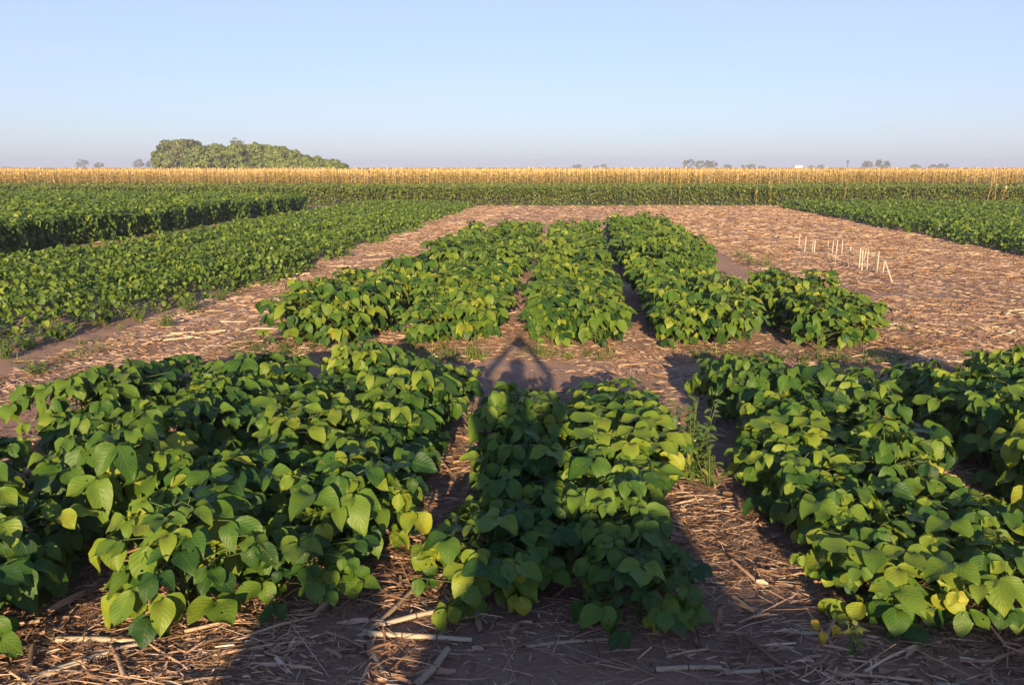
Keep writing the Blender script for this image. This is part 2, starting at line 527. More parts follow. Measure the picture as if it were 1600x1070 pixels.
# (x, near y, far y, height scale)
front_rows = [(-3.3, 2.9, 5.9, .95), (-2.46, 2.65, 6.0, 1.05), (-1.72, 2.98, 6.4, 1.0), (-1.16, 3.2, 6.1, 1.0), (-.30, 3.2, 5.30, .95),
              (.23, 3.06, 5.55, .92), (1.30, 3.2, 6.2, .95), (1.86, 3.3, 6.1, .92), (2.78, 3.7, 6.3, 1.1), (3.40, 4.6, 6.6, 1.15)]
for ri, (x, y0, y1, hs) in enumerate(front_rows):
    n = int(round((y1 - y0) / .30)) + 1
    k = 0
    for i in range(n):
        y = y0 + (y1 - y0) * i / (n - 1)
        if ri == 2 and 4.95 < y < 5.4: continue
        if 0 < i < n - 1 and random.random() < .07: continue
        px = x + random.uniform(-.08, .08); py = y + random.uniform(-.08, .08)
        s = random.uniform(.80, 1.15)
        var = random.choice(front_var)
        end = (i == 0 or i == n - 1)
        if ri == 5 and y > 5.6: var = random.choice(small_var)
        adj = 'large leafy' if s > 1.0 else 'leafy'
        soy_plant(var, (px, py, float(ground_z(px, py))), random.uniform(-.6, .6),
                  (s * random.uniform(.93, 1.06), s * hs * random.uniform(.85, 1.15) * (.88 if end else 1)),
                  f'{adj} soybean plant {ORD[k]} from near end of {ORD[ri]} row from left, front plot', 'soybean plants in the front plot')
        k += 1
mid_rows = [(-3.08, 8.35, 11.0, 1.0), (-2.45, 8.1, 11.6, 1.08), (-1.66, 8.25, 12.1, .95), (-1.16, 8.5, 12.0, .92), (-.28, 8.35, 12.1, .92),
            (.24, 8.4, 12.1, .9), (1.13, 8.45, 12.1, 1.0), (1.68, 8.5, 12.1, 1.03), (2.55, 8.4, 11.0, 1.05), (3.05, 8.6, 10.6, .92)]
for ri, (x, y0, y1, hs) in enumerate(mid_rows):
    n = int(round((y1 - y0) / .33)) + 1
    for i in range(n):
        y = y0 + (y1 - y0) * i / (n - 1)
        px = x + random.uniform(-.06, .06); py = y + random.uniform(-.06, .06)
        s = random.uniform(.9, 1.12)
        adj = 'large bushy' if s > 1.02 else 'bushy'
        soy_plant(random.choice(mid_var), (px, py, float(ground_z(px, py))), random.uniform(-.7, .7),
                  (s * random.uniform(.93, 1.08), s * hs * random.uniform(.88, 1.1)),
                  f'{adj} soybean plant {ORD[i]} from near end of {ORD[ri]} row from left, middle plot', 'soybean plants in the middle plot')

# ------------------------------------------------------------------ crops nobody could count
def canopy(acc, xy, H, size, tm, zlow=.35, tmean=.5, sunward=.5, lift=.6):
    """leaflets filling the top of a canopy at points xy with local height H"""
    n = len(xy)
    z = H * (1 - (1 - zlow) * rng.random(n) ** 1.7)
    az = rng.random(n) * 2 * np.pi
    pt = rng.uniform(.1, 1.1, n)
    D = np.stack([np.cos(az) * np.cos(pt), np.sin(az) * np.cos(pt), -np.sin(pt)], 1)
    N = np.stack([np.cos(az) * np.sin(pt), np.sin(az) * np.sin(pt), np.cos(pt)], 1)
    N = N + np.stack([rng.uniform(-.4, .4, n), np.full(n, -sunward) * rng.uniform(.2, 1.6, n), np.full(n, lift * .3)], 1)
    s = size * rng.uniform(.7, 1.25, n)
    T = np.clip(rng.normal(tmean, .2, n), 0, 1)
    leaves(acc, tm, np.column_stack([xy, z]), D, N, s, s * .75, rng.uniform(.1, .5, n), .2, T)


def row_height(x, h, pitch, x0=0, depth=.3, wid=.36):
    d = np.abs(((x - x0 + pitch / 2) % pitch) - pitch / 2)
    return h * (1 - depth * np.clip(d / (pitch / 2), 0, 1) ** 2)


# the far plot, continuing the rows
acc = Acc()
for (x, hs) in [(-2.42, .98), (-1.75, 1.0), (-1.2, .95), (-.36, 1.0), (.22, 1.0), (1.05, 1.12), (1.62, 1.15), (2.1, 1.0)]:
    y0, y1 = 13.45 + random.uniform(-.2, .3), 20.6 + random.uniform(-.3, .3) + (1.5 if x > .9 else 0) - (1.2 if x < -2 else 0)
    y = y0
    while y < y1:
        la = Acc()
        far = y > 20
        soy_trifoliates(.58 * hs * random.uniform(.85, 1.12), .21, 40, T_MID, .128, la, None, .47)
        for V, Q, T, U in zip(la.V, la.Q, la.T, la.U):
            V = V + np.array([x + random.uniform(-.07, .07), y, 0]); acc.put(V, Q, T, U)
        y += .36 if not far else .42
        if 16.6 < y < 16.9: y += .2
o = add('soybean_crop', acc.mesh('soybean_crop', M_CROP))
tag(o, 'far plot of bushy green soybean rows behind the middle plot', 'soybean crop', kind='stuff')

# low plot at left
def field_points(x0, x1, y0, y1, dens0, dens_fall=None):
    n = int((x1 - x0) * (y1 - y0) * dens0)
    X = rng.uniform(x0, x1, n); Y = rng.uniform(y0, y1, n)
    if dens_fall:
        keep = rng.random(n) < np.clip(dens_fall / Y, .12, 1)
        X = X[keep]; Y = Y[keep]
    return X, Y


def field_sizes(Y, ref): return np.clip((Y / ref) ** .45, 1, 2.2)


acc = Acc()
for (ya, yb, dens, tm, sz) in ((4.5, 16, 330, T_MID, .085), (16, 40.0, 170, T_FAR, .115)):
    X, Y = field_points(-13.0, -4.9, ya, yb, dens)
    edge_r = -5.15 + (fnoise(Y * .9, Y * 0 + 3, 4) - .5) * 1.1 - np.clip(12.5 - Y, 0, 6) * .22
    edge_l = -10.95 + (fnoise(Y * .7, Y * 0 + 7, 8) - .5) * .5 - np.clip((16 - Y) * .05, 0, 1)
    near = 5.9 + np.clip((-6 - X), 0, 5) * .0
    keep = (X < edge_r) & (X > edge_l) & (Y < 39.6)
    X = X[keep]; Y = Y[keep]; er = edge_r[keep]; el = edge_l[keep]
    thin = np.clip((X + 9) * .25, 0, 1) * np.clip((12 - Y) * .2, 0, 1)      # sparser towards the near corner
    kk = rng.random(len(X)) > .55 * thin + .25 * (fnoise(X * 2.2, Y * 2.2, 71) < .36)
    X = X[kk]; Y = Y[kk]; er = er[kk]; el = el[kk]
    H = row_height(X, .36, .55, -5.4, .45) * (.66 + .65 * fnoise(X * 1.7, Y * 1.7, 2))
    H *= np.clip((er - X) / .28, .25, 1) ** .6 * np.clip((X - el) / .3, .3, 1) ** .6
    canopy(acc, np.stack([X, Y], 1), H, sz, tm, .25, .50, .45)
o = add('low_soybean_crop', acc.mesh('low_soybean_crop', M_CROP))
tag(o, 'low plot of young soybean plants left of the bare path', 'soybean crop', kind='stuff')

# tall dense plot behind it, and its shaded side
acc = Acc()
X, Y = field_points(-38, -12.2, 13, 40.5, 130)
keep = (X > -Y * .95) & (Y < 35.6 - (X + 12.3) * .25)
X = X[keep]; Y = Y[keep]
yfar = 37 + (X + 12) * -.25
edge = -12.35 + (fnoise(Y * .8, Y * 0 + 1, 14) - .5) * .5
keep = (X < edge)
X = X[keep]; Y = Y[keep]
H = row_height(X, .82, .62, -12.5, .22) * (.86 + .28 * fnoise(X * .9, Y * .9, 21))
canopy(acc, np.stack([X, Y], 1), H, .15, T_FAR, .55, .52, .5)
n = 14000
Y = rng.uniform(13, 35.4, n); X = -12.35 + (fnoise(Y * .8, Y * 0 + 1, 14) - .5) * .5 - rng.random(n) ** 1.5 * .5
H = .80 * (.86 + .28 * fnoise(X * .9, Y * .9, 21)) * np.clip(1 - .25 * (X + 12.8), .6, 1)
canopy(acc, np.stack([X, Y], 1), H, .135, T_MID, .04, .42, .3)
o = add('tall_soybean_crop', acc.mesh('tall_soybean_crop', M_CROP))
tag(o, 'tall dense dark-sided soybean plot at far left', 'soybean crop', kind='stuff')

# right plot
acc = Acc()
X, Y = field_points(9.4, 30, 14, 40.2, 150)
edge = 9.75 + (fnoise(Y * .8, Y * 0 + 5, 31) - .5) * .5
keep = (X > edge) & (X < Y * .62 + 2) & (Y < 40 + X * .08)
X = X[keep]; Y = Y[keep]; eg = edge[keep]
H = row_height(X, .44, .6, 9.9, .3) * (.75 + .5 * fnoise(X * 1.4, Y * 1.4, 33)) * np.clip((X - eg) / .3, .35, 1) ** .6
canopy(acc, np.stack([X, Y], 1), H, .125, T_FAR, .2, .5, .5)
o = add('low_soybean_crop', acc.mesh('right_soybean_crop', M_CROP))
tag(o, 'low dark green soybean plot at the right beyond the bare stubble', 'soybean crop', kind='stuff')

# broad far crop with its cut front face
acc = Acc()
def far_front(X): return 40.6 + X * .07
n = 42000
X = rng.uniform(-42, 40, n)
Y = far_front(X) + rng.random(n) ** 1.4 * .7 + (vnoise(X * 1.3, X * 0, 2) - .5) * .25
H = .98 * (.88 + .24 * fnoise(X * .8, Y * .8, 41))
canopy(acc, np.stack([X, Y], 1), H, .12, T_FAR, .02, .48, .5)
n = 60000
X = rng.uniform(-52, 52, n); Y = far_front(X) + .4 + rng.random(n) * 8.5
H = (.98 + (Y - far_front(X)) * .006) * (.88 + .22 * fnoise(X * .8, Y * .8, 41))
canopy(acc, np.stack([X, Y], 1), H, .17, T_FAR, .6, .6, .6)
o = add('distant_soybean_crop', acc.mesh('distant_soybean_crop', M_CROP2))
tag(o, 'broad olive green crop band in front of the yellow maize', 'soybean crop', kind='stuff')

# ------------------------------------------------------------------ maize
def maize(acc_leaf, h, nleaf, dry, lean=0.0, stem=None, wid=.055, tas=None):
    top = Vector((lean * h, random.uniform(-.03, .03), h * .88))
    st = stem or acc_leaf
    tube(st, [(0, 0, -.02), tuple(top * .5), tuple(top)], [.013, .011, .006], 4, False, dry)
    P = []; D = []; N = []; L = []; T = []
    for i in range(nleaf):
        f = .12 + .82 * (i + .5) / nleaf
        az = i * math.pi + random.uniform(-.7, .7) + .6
        e = random.uniform(.5, 1.15)
        P.append(tuple(top * f)); o_ = Vector((math.cos(az), math.sin(az), 0))
        d = o_ * math.cos(e) + Vector((0, 0, 1)) * math.sin(e)
        nn = -o_ * math.sin(e) + Vector((0, 0, 1)) * math.cos(e)
        D.append(tuple(d)); N.append(tuple(nn)); L.append(random.uniform(.38, .62) * (h / 1.85) ** .5)
        T.append(min(1, max(0, random.gauss(dry, .16) - (.5 if f < .6 and dry > .4 else 0))))
    leaves(acc_leaf, T_BLADE, P, D, N, np.array(L), wid, rng.uniform(.6, 1.25, nleaf), .3, np.array(T))
    ta = tas or acc_leaf
    n = 6
    A = [random.uniform(0, 6.28) for _ in range(n)]
    D = [(math.cos(a) * .32, math.sin(a) * .32, 1) for a in A]
    leaves(ta, T_GRASS, [tuple(top)] * n, D, [(math.cos(a), math.sin(a), .2) for a in A], np.full(n, h * .125), .018, .3, 0, min(1, dry + .22))


mv = []
for i in range(7):
    a = Acc(); maize(a, random.uniform(1.78, 1.9), 12, .62, random.uniform(-.03, .03))
    mv.append((np.concatenate(a.V), np.concatenate(a.Q), np.concatenate(a.T), np.concatenate(a.U)))
acc = Acc()


def stamp(variants, xs_, ys_, sc_lo, sc_hi, tj=.17, sx=1.0):
    which = rng.integers(0, len(variants), len(xs_))
    for k, (V, Q, T, U) in enumerate(variants):
        idx = np.where(which == k)[0]
        n = len(idx)
        if not n: continue
        a = rng.random(n) * 6.28; s = rng.uniform(sc_lo, sc_hi, n)
        ca, sa = np.cos(a)[:, None], np.sin(a)[:, None]
        x = (V[None, :, 0] * ca - V[None, :, 1] * sa) * sx + xs_[idx][:, None]
        y = (V[None, :, 0] * sa + V[None, :, 1] * ca) * sx + ys_[idx][:, None]
        z = V[None, :, 2] * s[:, None]
        W = np.stack([x, y, z], -1).reshape(-1, 3)
        QQ = (Q[None] + (np.arange(n) * len(V))[:, None, None]).reshape(-1, 4)
        TT = np.clip(T[None] + rng.normal(0, tj, n)[:, None], 0, 1).ravel()
        acc.put(W, QQ, TT, np.tile(U, (n, 1)))


def maize_front(x): return 48.2 + x * .085
for r in range(9):
    x = np.arange(-60, 56, .27) + rng.normal(0, .05, len(np.arange(-60, 56, .27)))
    stamp(mv, x, maize_front(x) + r * .7 + rng.normal(0, .06, len(x)), .84, 1.06)
for r in range(14):
    x = np.arange(-90, 84, .62) + rng.normal(0, .15, len(np.arange(-90, 84, .62)))
    stamp(mv, x, maize_front(x) + 6.5 + r * 2.2 + rng.normal(0, .2, len(x)), .93, 1.06, sx=1.5)
# the far stretch of the field, one rough mass
xf = ax(-90, 90, -640, 640, 1.0, 1.2); yf = ax(84, 110, 84, 900, 1.0, 1.2)
X, Y = np.meshgrid(xf, yf)
Z = 1.55 + .22 * h2(np.floor(X * 3), np.floor(Y * 3), 3)
Z[0, :] = 0
nxx = len(xf)
ii = (np.arange(len(yf) - 1)[:, None] * nxx + np.arange(nxx - 1)[None, :]).ravel()
acc.put(np.stack([X, Y, Z], -1), np.stack([ii, ii + 1, ii + nxx + 1, ii + nxx], 1), .68)
o = add('maize_crop', acc.mesh('maize_crop', M_CORN))
tag(o, 'ripe golden maize field with pale tassels stretching along the horizon', 'maize crop', kind='stuff')

def lone_maize(px, base_py, Y, h, dry, label, nl=9, lean=0.0, wid=.085):
    X = at_dist(px, Y)
    if Y < 45: Y = far_front(X) - .35
    X = at_dist(px, Y)
    r = empty('maize_plant', (X, Y, 0), random.uniform(0, 6))
    a = Acc(); s = Acc(); t = Acc()
    maize(a, h, nl, dry, lean, s, wid, t)
    add('leaf_blades', a.mesh('leaf_blades', M_CORN), r)
    add('stem', s.mesh('stem', M_CORN), r)
    add('tassel', t.mesh('tassel', M_CORN), r)
    tag(r, label, 'maize plant', 'stray maize plants at the edge of the far crop')


lone_maize(572, 320, 40.0, 1.15, .05, 'green stray maize plant at the left, before the far crop', 12)
lone_maize(1064, 322, 41.2, 1.35, .45, 'slender stray maize plant just right of centre at the far crop edge', 7)
lone_maize(1185, 322, 41.3, 1.25, .5, 'pale stray maize plant, left one of a pair at the crop edge')
lone_maize(1207, 322, 41.5, 1.3, .45, 'pale stray maize plant, right one of a pair at the crop edge')
lone_maize(1322, 320, 42.0, 1.0, .8, 'small dry stray maize plant leaning at the edge of the right plot', 5, .2)
lone_maize(1548, 318, 43.0, 1.2, .85, 'dry straw-coloured maize plant, left one of the far right clump', 10, -.12)
lone_maize(1561, 318, 43.1, 1.5, .95, 'bleached dry maize plant, tallest of the far right clump', 12, .02)
lone_maize(1572, 318, 43.0, 1.25, .9, 'dry straw-coloured maize plant, right one of the far right clump', 10, .14)
lone_maize(1493, 310, 45.5, 1.5, .3, 'greenish maize plant standing left of the dry far right clump')
lone_maize(1215, 300, 47.3, 1.45, .15, 'green maize plant before the yellow maize, right of centre')

# ------------------------------------------------------------------ crop residue on the soil
def residue_density(x, y):
    d = np.where(y > 7.5, .42, .22) + 1.0 * np.clip((fnoise(x * .9, y * .9, 51) - .42) * 6, 0, 1) + .5 * fnoise(x * 2.3, y * 2.3, 53)
    bare = np.zeros_like(x)
    for (cx, cy, rx, ry) in ((.15, 2.62, .95, .35), (-.85, 2.95, .33, .16), (-4.2, 6.6, .8, .5), (-.5, 7.4, .6, .25), (5, 12.3, 1.2, .4), (1.6, 7.55, .8, .2)):
        bare = np.maximum(bare, np.clip(1.3 - ((x - cx) / rx) ** 2 - ((y - cy) / ry) ** 2, 0, 1))
    return d * (1 - .93 * bare)


acc = Acc()
def scatter(n, x0, x1, y0, y1, lmin, lmax, w0, w1, align, tm_mean=.5, dens=True, tjit=.24):
    X = rng.uniform(x0, x1, n); Y = rng.uniform(y0, y1, n)
    if dens:
        k = rng.random(n) * 1.5 < residue_density(X, Y); X = X[k]; Y = Y[k]
    n = len(X)
    base = fnoise(X * .7, Y * .7, 61) * 6.28
    az = np.where(rng.random(n) < align, rng.normal(0, .35, n), base + rng.normal(0, .9, n))
    el = rng.normal(.04, .12, n)
    D = np.stack([np.cos(az) * np.cos(el), np.sin(az) * np.cos(el), np.sin(el)], 1)
    N = np.stack([rng.normal(0, .45, n), rng.normal(-.15, .45, n), np.ones(n)], 1)
    L = rng.uniform(lmin, lmax, n) * rng.uniform(.4, 1, n); W = rng.uniform(w0, w1, n)
    Z = ground_z(X, Y) + .006 + rng.random(n) ** 2 * .028
    leaves(acc, T_ST, np.column_stack([X, Y, Z]), D, N, L, W, rng.uniform(-.15, .3, n), .5, np.clip(rng.normal(tm_mean, tjit, n), 0, 1))


T_ST = leaf_template([0, .33, .67, 1.0], [-1, 0, 1], [.7, 1, .9, .45])
scatter(48000, -5.3, 5.3, 2.2, 8.3, .03, .15, .003, .011, .35, .46)
scatter(36000, -2.6, 2.6, 2.25, 4.2, .02, .12, .002, .009, .2, .36)
scatter(5000, -3, 3, 2.25, 5, .15, .4, .002, .005, .3, .40, False)
scatter(1500, -3, 3, 2.25, 6, .08, .22, .015, .032, .3, .5)
scatter(34000, -5.4, -3.3, 5.5, 40, .06, .2, .005, .014, .5, .55)
scatter(80000, 3.2, 10.2, 6.5, 22, .06, .24, .005, .015, .5, .48)
scatter(40000, 3.0, 14, 22, 41.5, .12, .34, .01, .026, .6, .52)
scatter(16000, -4.8, 4, 20.5, 40.5, .12, .34, .01, .026, .6, .52)
scatter(16000, -3.4, 3.6, 7.2, 14, .05, .2, .004, .013, .4, .52)
scatter(3500, -13, -11.3, 14, 39, .1, .26, .01, .022, .5, .6)
# broken stalk lengths
def short_stalks(n, x0, x1, y0, y1, r0, r1, l0, l1, tint, align):
    for i in range(n):
        x = random.uniform(x0, x1); y = random.uniform(y0, y1)
        if random.random() * 1.3 > residue_density(np.array([x]), np.array([y]))[0]: continue
        a = random.gauss(0, .4) if random.random() < align else random.uniform(0, 3.14)
        L = random.uniform(l0, l1); r = random.uniform(r0, r1); z = float(ground_z(x, y)) + r + random.uniform(0, .015)
        dx, dy = math.cos(a) * L / 2, math.sin(a) * L / 2
        tube(acc, [(x - dx, y - dy, z), (x + random.uniform(-.01, .01), y + .005, z + random.uniform(0, .01)), (x + dx, y + dy, z + random.uniform(0, .02))], [r, r * .95, r * .85], 6, True, min(1, max(0, random.gauss(tint, .2))))


short_stalks(330, -4.5, 4.5, 2.3, 7.8, .004, .011, .08, .4, .5, .45)
short_stalks(260, -2.6, 2.6, 2.3, 3.8, .003, .010, .05, .35, .4, .4)
short_stalks(420, 3.6, 10, 7, 24, .005, .010, .12, .45, .75, .6)
short_stalks(120, -5.2, -3.5, 6, 24, .006, .011, .12, .4, .8, .5)
o = add('crop_residue', acc.mesh('crop_residue', M_STRAW))
tag(o, 'tan maize straw, husks and chaff littering the bare soil', 'straw', kind='stuff')

# ------------------------------------------------------------------ lying stalks one can tell apart
def stalk_mesh(L, r, tint, bend=0.0, frayed=True):
    a = Acc(); nseg = max(2, int(L / .11))
    pts = []; rad = []
    for i in range(nseg + 1):
        f = i / nseg; x = (f - .5) * L
        y = bend * math.sin(f * math.pi); rr = r * (1 - .22 * f)
        if 0 < i < nseg:
            pts += [(x - .007, y, 0), (x, y, 0), (x + .007, y, 0)]; rad += [rr, rr * 1.16, rr]
        else: pts.append((x, y, 0)); rad.append(rr)
    tube(a, pts, rad, 10, True, tint)
    for i in range(1, nseg):
        f = i / nseg; x = (f - .5) * L; y = bend * math.sin(f * math.pi); rr = r * (1 - .22 * f)
        tube(a, [(x - .003, y, 0), (x + .003, y, 0)], [rr * 1.19, rr * 1.19], 10, False, .5, 1)
    if frayed:
        n = 7
        D = [(-1, random.uniform(-.5, .5), random.uniform(-.2, .5)) for _ in range(n)]
        leaves(a, T_ST, [(-L / 2 + .02, random.uniform(-r, r) * .7, random.uniform(-.3, .7) * r) for _ in range(n)], D, [(0, random.uniform(-.5, .5), 1)] * n, rng.uniform(.03, .08, n), .008, .2, .4, tint * .9)
    return a.mesh('maize_stalk', [M_STALK, M_NODE])


def lying(p0, p1, dia_px, tint, label, z0=.0, z1=.0, bend=None):
    bend = random.uniform(-.018, .018) if bend is None else bend
    x0, y0 = ground_at(*p0, z=z0 + .02); x1, y1 = ground_at(*p1, z=z1 + .02)
    L = math.hypot(x1 - x0, y1 - y0); depth = (y0 + y1) / 2 + .35
    r = dia_px * depth / F / 2
    cx, cy = (x0 + x1) / 2, (y0 + y1) / 2
    zz0 = float(ground_z(x0, y0)) + z0 + r; zz1 = float(ground_z(x1, y1)) + z1 + r
    zc = max((zz0 + zz1) / 2, float(ground_z(cx, cy)) + r * .9)
    o = add('maize_stalk', stalk_mesh(L, r, tint, bend))
    o.location = (cx, cy, zc - r * .45)
    o.scale = (1, 1, .82)
    o.rotation_euler = (0, -math.atan2(zz1 - zz0, L), math.atan2(y1 - y0, x1 - x0))
    tag(o, label, 'maize stalk', 'dry maize stalks lying on the soil')


lying((88, 990), (216, 993), 12, .95, 'pale thick maize stalk lying level at lower left', .02, .02)
lying((66, 1048), (242, 990), 14, .9, 'long pale jointed maize stalk slanting up right at lower left corner', .0, .02)
lying((25, 1066), (50, 1000), 11, .25, 'dark upright-looking maize stalk at the lower left corner', .0, .03)
lying((205, 1072), (362, 1048), 7, .55, 'thin grey maize stalk low at left, along the shadow edge', .0, .02, .02)
lying((340, 1050), (445, 898), 7, .18, 'thin dark maize stalk running diagonally beside the shadow edge')
lying((352, 1020), (420, 930), 5, .12, 'thinnest dark stalk lying beside a longer diagonal one at left', .01, .02)
lying((575, 986), (737, 991), 11, .9, 'pale thick maize stalk crossing the sunlit patch in the middle foreground', .015, .02)
lying((598, 972), (702, 948), 10, .8, 'pale maize stalk above another in the middle foreground, rising right', .01, .03)
lying((648, 1066), (700, 1008), 14, .6, 'short thick grey maize stalk with frayed end pointing up right', .0, .03)
lying((578, 1008), (622, 1078), 11, .5, 'grey maize stalk running down to the bottom edge near the middle')
lying((556, 1000), (645, 918), 9, .45, 'brown maize stalk slanting up right beside the sunlit patch', .0, .03)
lying((742, 950), (752, 984), 12, .4, 'short brown maize stump at the foot of the centre row', .02, .0)
lying((822, 1002), (962, 994), 7, .7, 'slim grey maize stalk at the foot of the centre row')
lying((1024, 1043), (1127, 1037), 10, .85, 'grey maize stalk lying level at bottom right, left one of two in line')
lying((1132, 1044), (1244, 1040), 9, .8, 'grey maize stalk lying level at bottom right, right one of two in line')
lying((1408, 986), (1450, 963), 14, .8, 'short orange-lit maize stalk beneath the right-hand plants')
lying((1208, 984), (1296, 988), 8, .75, 'pale maize stalk beside the yellowed leaves at lower right')
lying((1180, 960), (1120, 905), 9, .5, 'brown maize stalk lying in the gap right of the centre row')
lying((1576, 858), (1600, 812), 8, .8, 'grey maize stalk in the gap at the right edge of the frame')
lying((1500, 1066), (1420, 1058), 8, .7, 'grey maize stalk at the bottom right corner')
lying((-5, 632), (34, 633), 5, .95, 'bleached maize stalk on the bare path at the left edge')

# standing cut stalks right of the plots
sticks = [(305, 170, 300, .9, 'first'), (365, 200, 350, .95, 'second'), (443, 225, 368, .6, 'third'), (461, 225, 366, .95, 'fourth'), (600, 235, 300, .8, 'fifth'), (640, 235, 360, .85, 'sixth'),
          (672, 235, 452, .9, 'seventh'), (735, 235, 382, .8, 'eighth'), (802, 290, 490, .95, 'ninth'), (910, 310, 520, .95, 'tenth'), (938, 330, 532, .95, 'eleventh'), (961, 330, 420, .85, 'twelfth'),
          (990, 330, 530, .9, 'thirteenth'), (1075, 340, 552, .15, 'fourteenth'), (1090, 345, 540, .9, 'fifteenth'), (1147, 445, 565, .8, 'sixteenth')]
for (zx, zt, zb, tn, nm) in sticks:
    px = 1200 + zx / 6.4; pb = 340 + zb / 6.4; pt = 340 + zt / 6.4
    x, y = ground_at(px, pb)
    h = (pb - pt) * y / F * 1.02
    a = Acc(); lx = random.uniform(-.02, .02)
    tube(a, [(0, 0, -.03), (lx * .5, 0, h * .45), (lx * .5, 0, h * .47), (lx, 0, h)], [.012, .011, .013, .010], 8, True, tn * .6)
    leaves(a, T_ST, [(0, 0, .03)] * 3, [(random.uniform(-1, 1), random.uniform(-1, 1), .3) for _ in range(3)], [(0, 0, 1)] * 3, .12, .018, .6, .3, .7)
    o = add('cut_maize_stalk', a.mesh('cut_maize_stalk', [M_STAKE]), loc=(x, y, float(ground_z(x, y))))
    look = 'dark' if tn < .3 else ('short pale' if h < .27 else 'tall pale')
    tag(o, f'{look} cut maize stalk standing on stubble, {nm} from left of the line', 'stubble stalk', 'cut maize stalks standing on the bare stubble')
x, y = ground_at(1394, 441)
a = Acc(); tube(a, [(0, 0, 0), (-.12, .1, .36)], [.012, .010], 8, True, .5)
o = add('cut_maize_stalk', a.mesh('cut_maize_stalk', [M_STAKE]), loc=(x, y, 0))
tag(o, 'pale cut maize stalk leaning left, nearest of the broken line', 'stubble stalk', 'cut maize stalks standing on the bare stubble')

# ------------------------------------------------------------------ weeds
def weed(name, x, y, h, nst, label, spread=.12, leaf=.06, tint=.6, group=None, cat='weed'):
    r = empty(name, (x, y, float(ground_z(x, y)))); a = Acc(); s = Acc()
    P = []; D = []; N = []
    for i in range(nst):
        an = random.uniform(0, 6.28); d = random.uniform(.1, 1) * spread
        tp = Vector((math.cos(an) * d, math.sin(an) * d, h * random.uniform(.55, 1)))
        b = Vector((tp.x * .25, tp.y * .25, -.01))
        tube(s, [b, b.lerp(tp, .5), tp], [.004, .003, .002], 4, False, .6)
        nl = max(5, int(tp.z / .028))
        for k in range(nl):
            f = (k + 1) / nl; az = random.uniform(0, 6.28); e = random.uniform(-.1, .8)
            P.append(tuple(b.lerp(tp, f))); D.append((math.cos(az) * math.cos(e), math.sin(az) * math.cos(e), math.sin(e))); N.append((-math.cos(az) * .4, -math.sin(az) * .4 - .3, 1))
    leaves(a, T_MID, P, D, N, leaf * rng.uniform(.5, 1.1, len(P)), leaf * .36, rng.uniform(.1, .6, len(P)), .2, np.clip(rng.normal(tint, .2, len(P)), 0, 1))
    add('foliage', a.mesh('foliage', M_WEED), r); add('stem', s.mesh('stem', M_STEM), r)
    tag(r, label, cat, group)


def wpx(px, py): return ground_at(px, py)
x, y = wpx(1078, 744); weed('weed', x, y, .50, 15, 'tall slender yellow-green weed in the gap right of the centre row', .15, .085, .55)
x, y = wpx(1110, 760); weed('weed', x, y, .30, 7, 'smaller slender weed right of the tall one beside the right rows', .1, .07, .5)
x, y = wpx(1338, 1025); weed('weed', x, y, .14, 4, 'small bright green weed at the foot of the lower right plant', .05, .065, .8)
x, y = wpx(1440, 960); weed('weed', x, y, .12, 4, 'little yellow-green seedling between the lower right plants', .05, .055, .9)
GG = 'low weeds along the edge of the left plot'
for (px, py, h, sp, lb) in ((95, 530, .20, .20, 'spreading pale weed patch nearest the left frame edge'), (60, 585, .10, .16, 'low sparse weed on the bare path at far left'),
                            (160, 505, .24, .22, 'pale weed clump joined to the left plot edge'), (262, 510, .12, .10, 'small weed on the path in front of the left plot'),
                            (300, 488, .22, .18, 'leafy pale weed at the left plot edge, middle of its near side'), (10, 560, .2, .15, 'weed cut off by the left frame edge'),
                            (345, 470, .14, .12, 'straggly weed at left plot edge, furthest of the near ones'), (215, 498, .2, .16, 'low weed between the pale clump and the path weed, left plot edge'),
                            (40, 545, .17, .2, 'weed on bare soil between the frame edge and the spreading patch')):
    x, y = wpx(px, py); weed('weed', x, y, h * 1.15, 20, lb, sp * 1.2, .06, .62, GG)

acc = Acc()
def tufts(n, x0, x1, y0, y1, h0, h1, tint):
    X = rng.uniform(x0, x1, n); Y = rng.uniform(y0, y1, n)
    m = 12
    X = np.repeat(X, m) + rng.normal(0, .02, n * m); Y = np.repeat(Y, m) + rng.normal(0, .02, n * m)
    az = rng.random(n * m) * 6.28; e = rng.uniform(.6, 1.4, n * m)
    D = np.stack([np.cos(az) * np.cos(e), np.sin(az) * np.cos(e), np.sin(e)], 1); N = np.stack([-np.cos(az), -np.sin(az), np.full(n * m, .4)], 1)
    leaves(acc, T_GRASS, np.column_stack([X, Y, ground_z(X, Y)]), D, N, rng.uniform(h0, h1, n * m), .008, rng.uniform(.2, 1, n * m), 0, np.clip(rng.normal(tint, .2, n * m), 0, 1))


tufts(60, -2.2, -.9, 7.6, 8.1, .06, .18, .75); tufts(30, -.6, .5, 7.75, 8.1, .05, .16, .8); tufts(70, 1.2, 3.4, 7.75, 8.2, .05, .16, .6)
tufts(60, -3.7, -2.0, 7.7, 8.2, .05, .15, .55); tufts(35, 1.4, 2.2, 7.0, 7.5, .05, .14, .7); tufts(120, -5.5, -4.9, 7, 30, .05, .18, .8); tufts(25, 3.6, 4.2, 8.5, 13, .05, .18, .8)
tufts(110, -12.3, -11.3, 14, 38, .08, .22, .8); tufts(20, 3.3, 3.8, 14.5, 18, .2, .4, .7)
o = add('grass', acc.mesh('grass', M_WEED))
tag(o, 'thin yellow-green grass tufts at the row ends and plot edges', 'grass', kind='stuff')

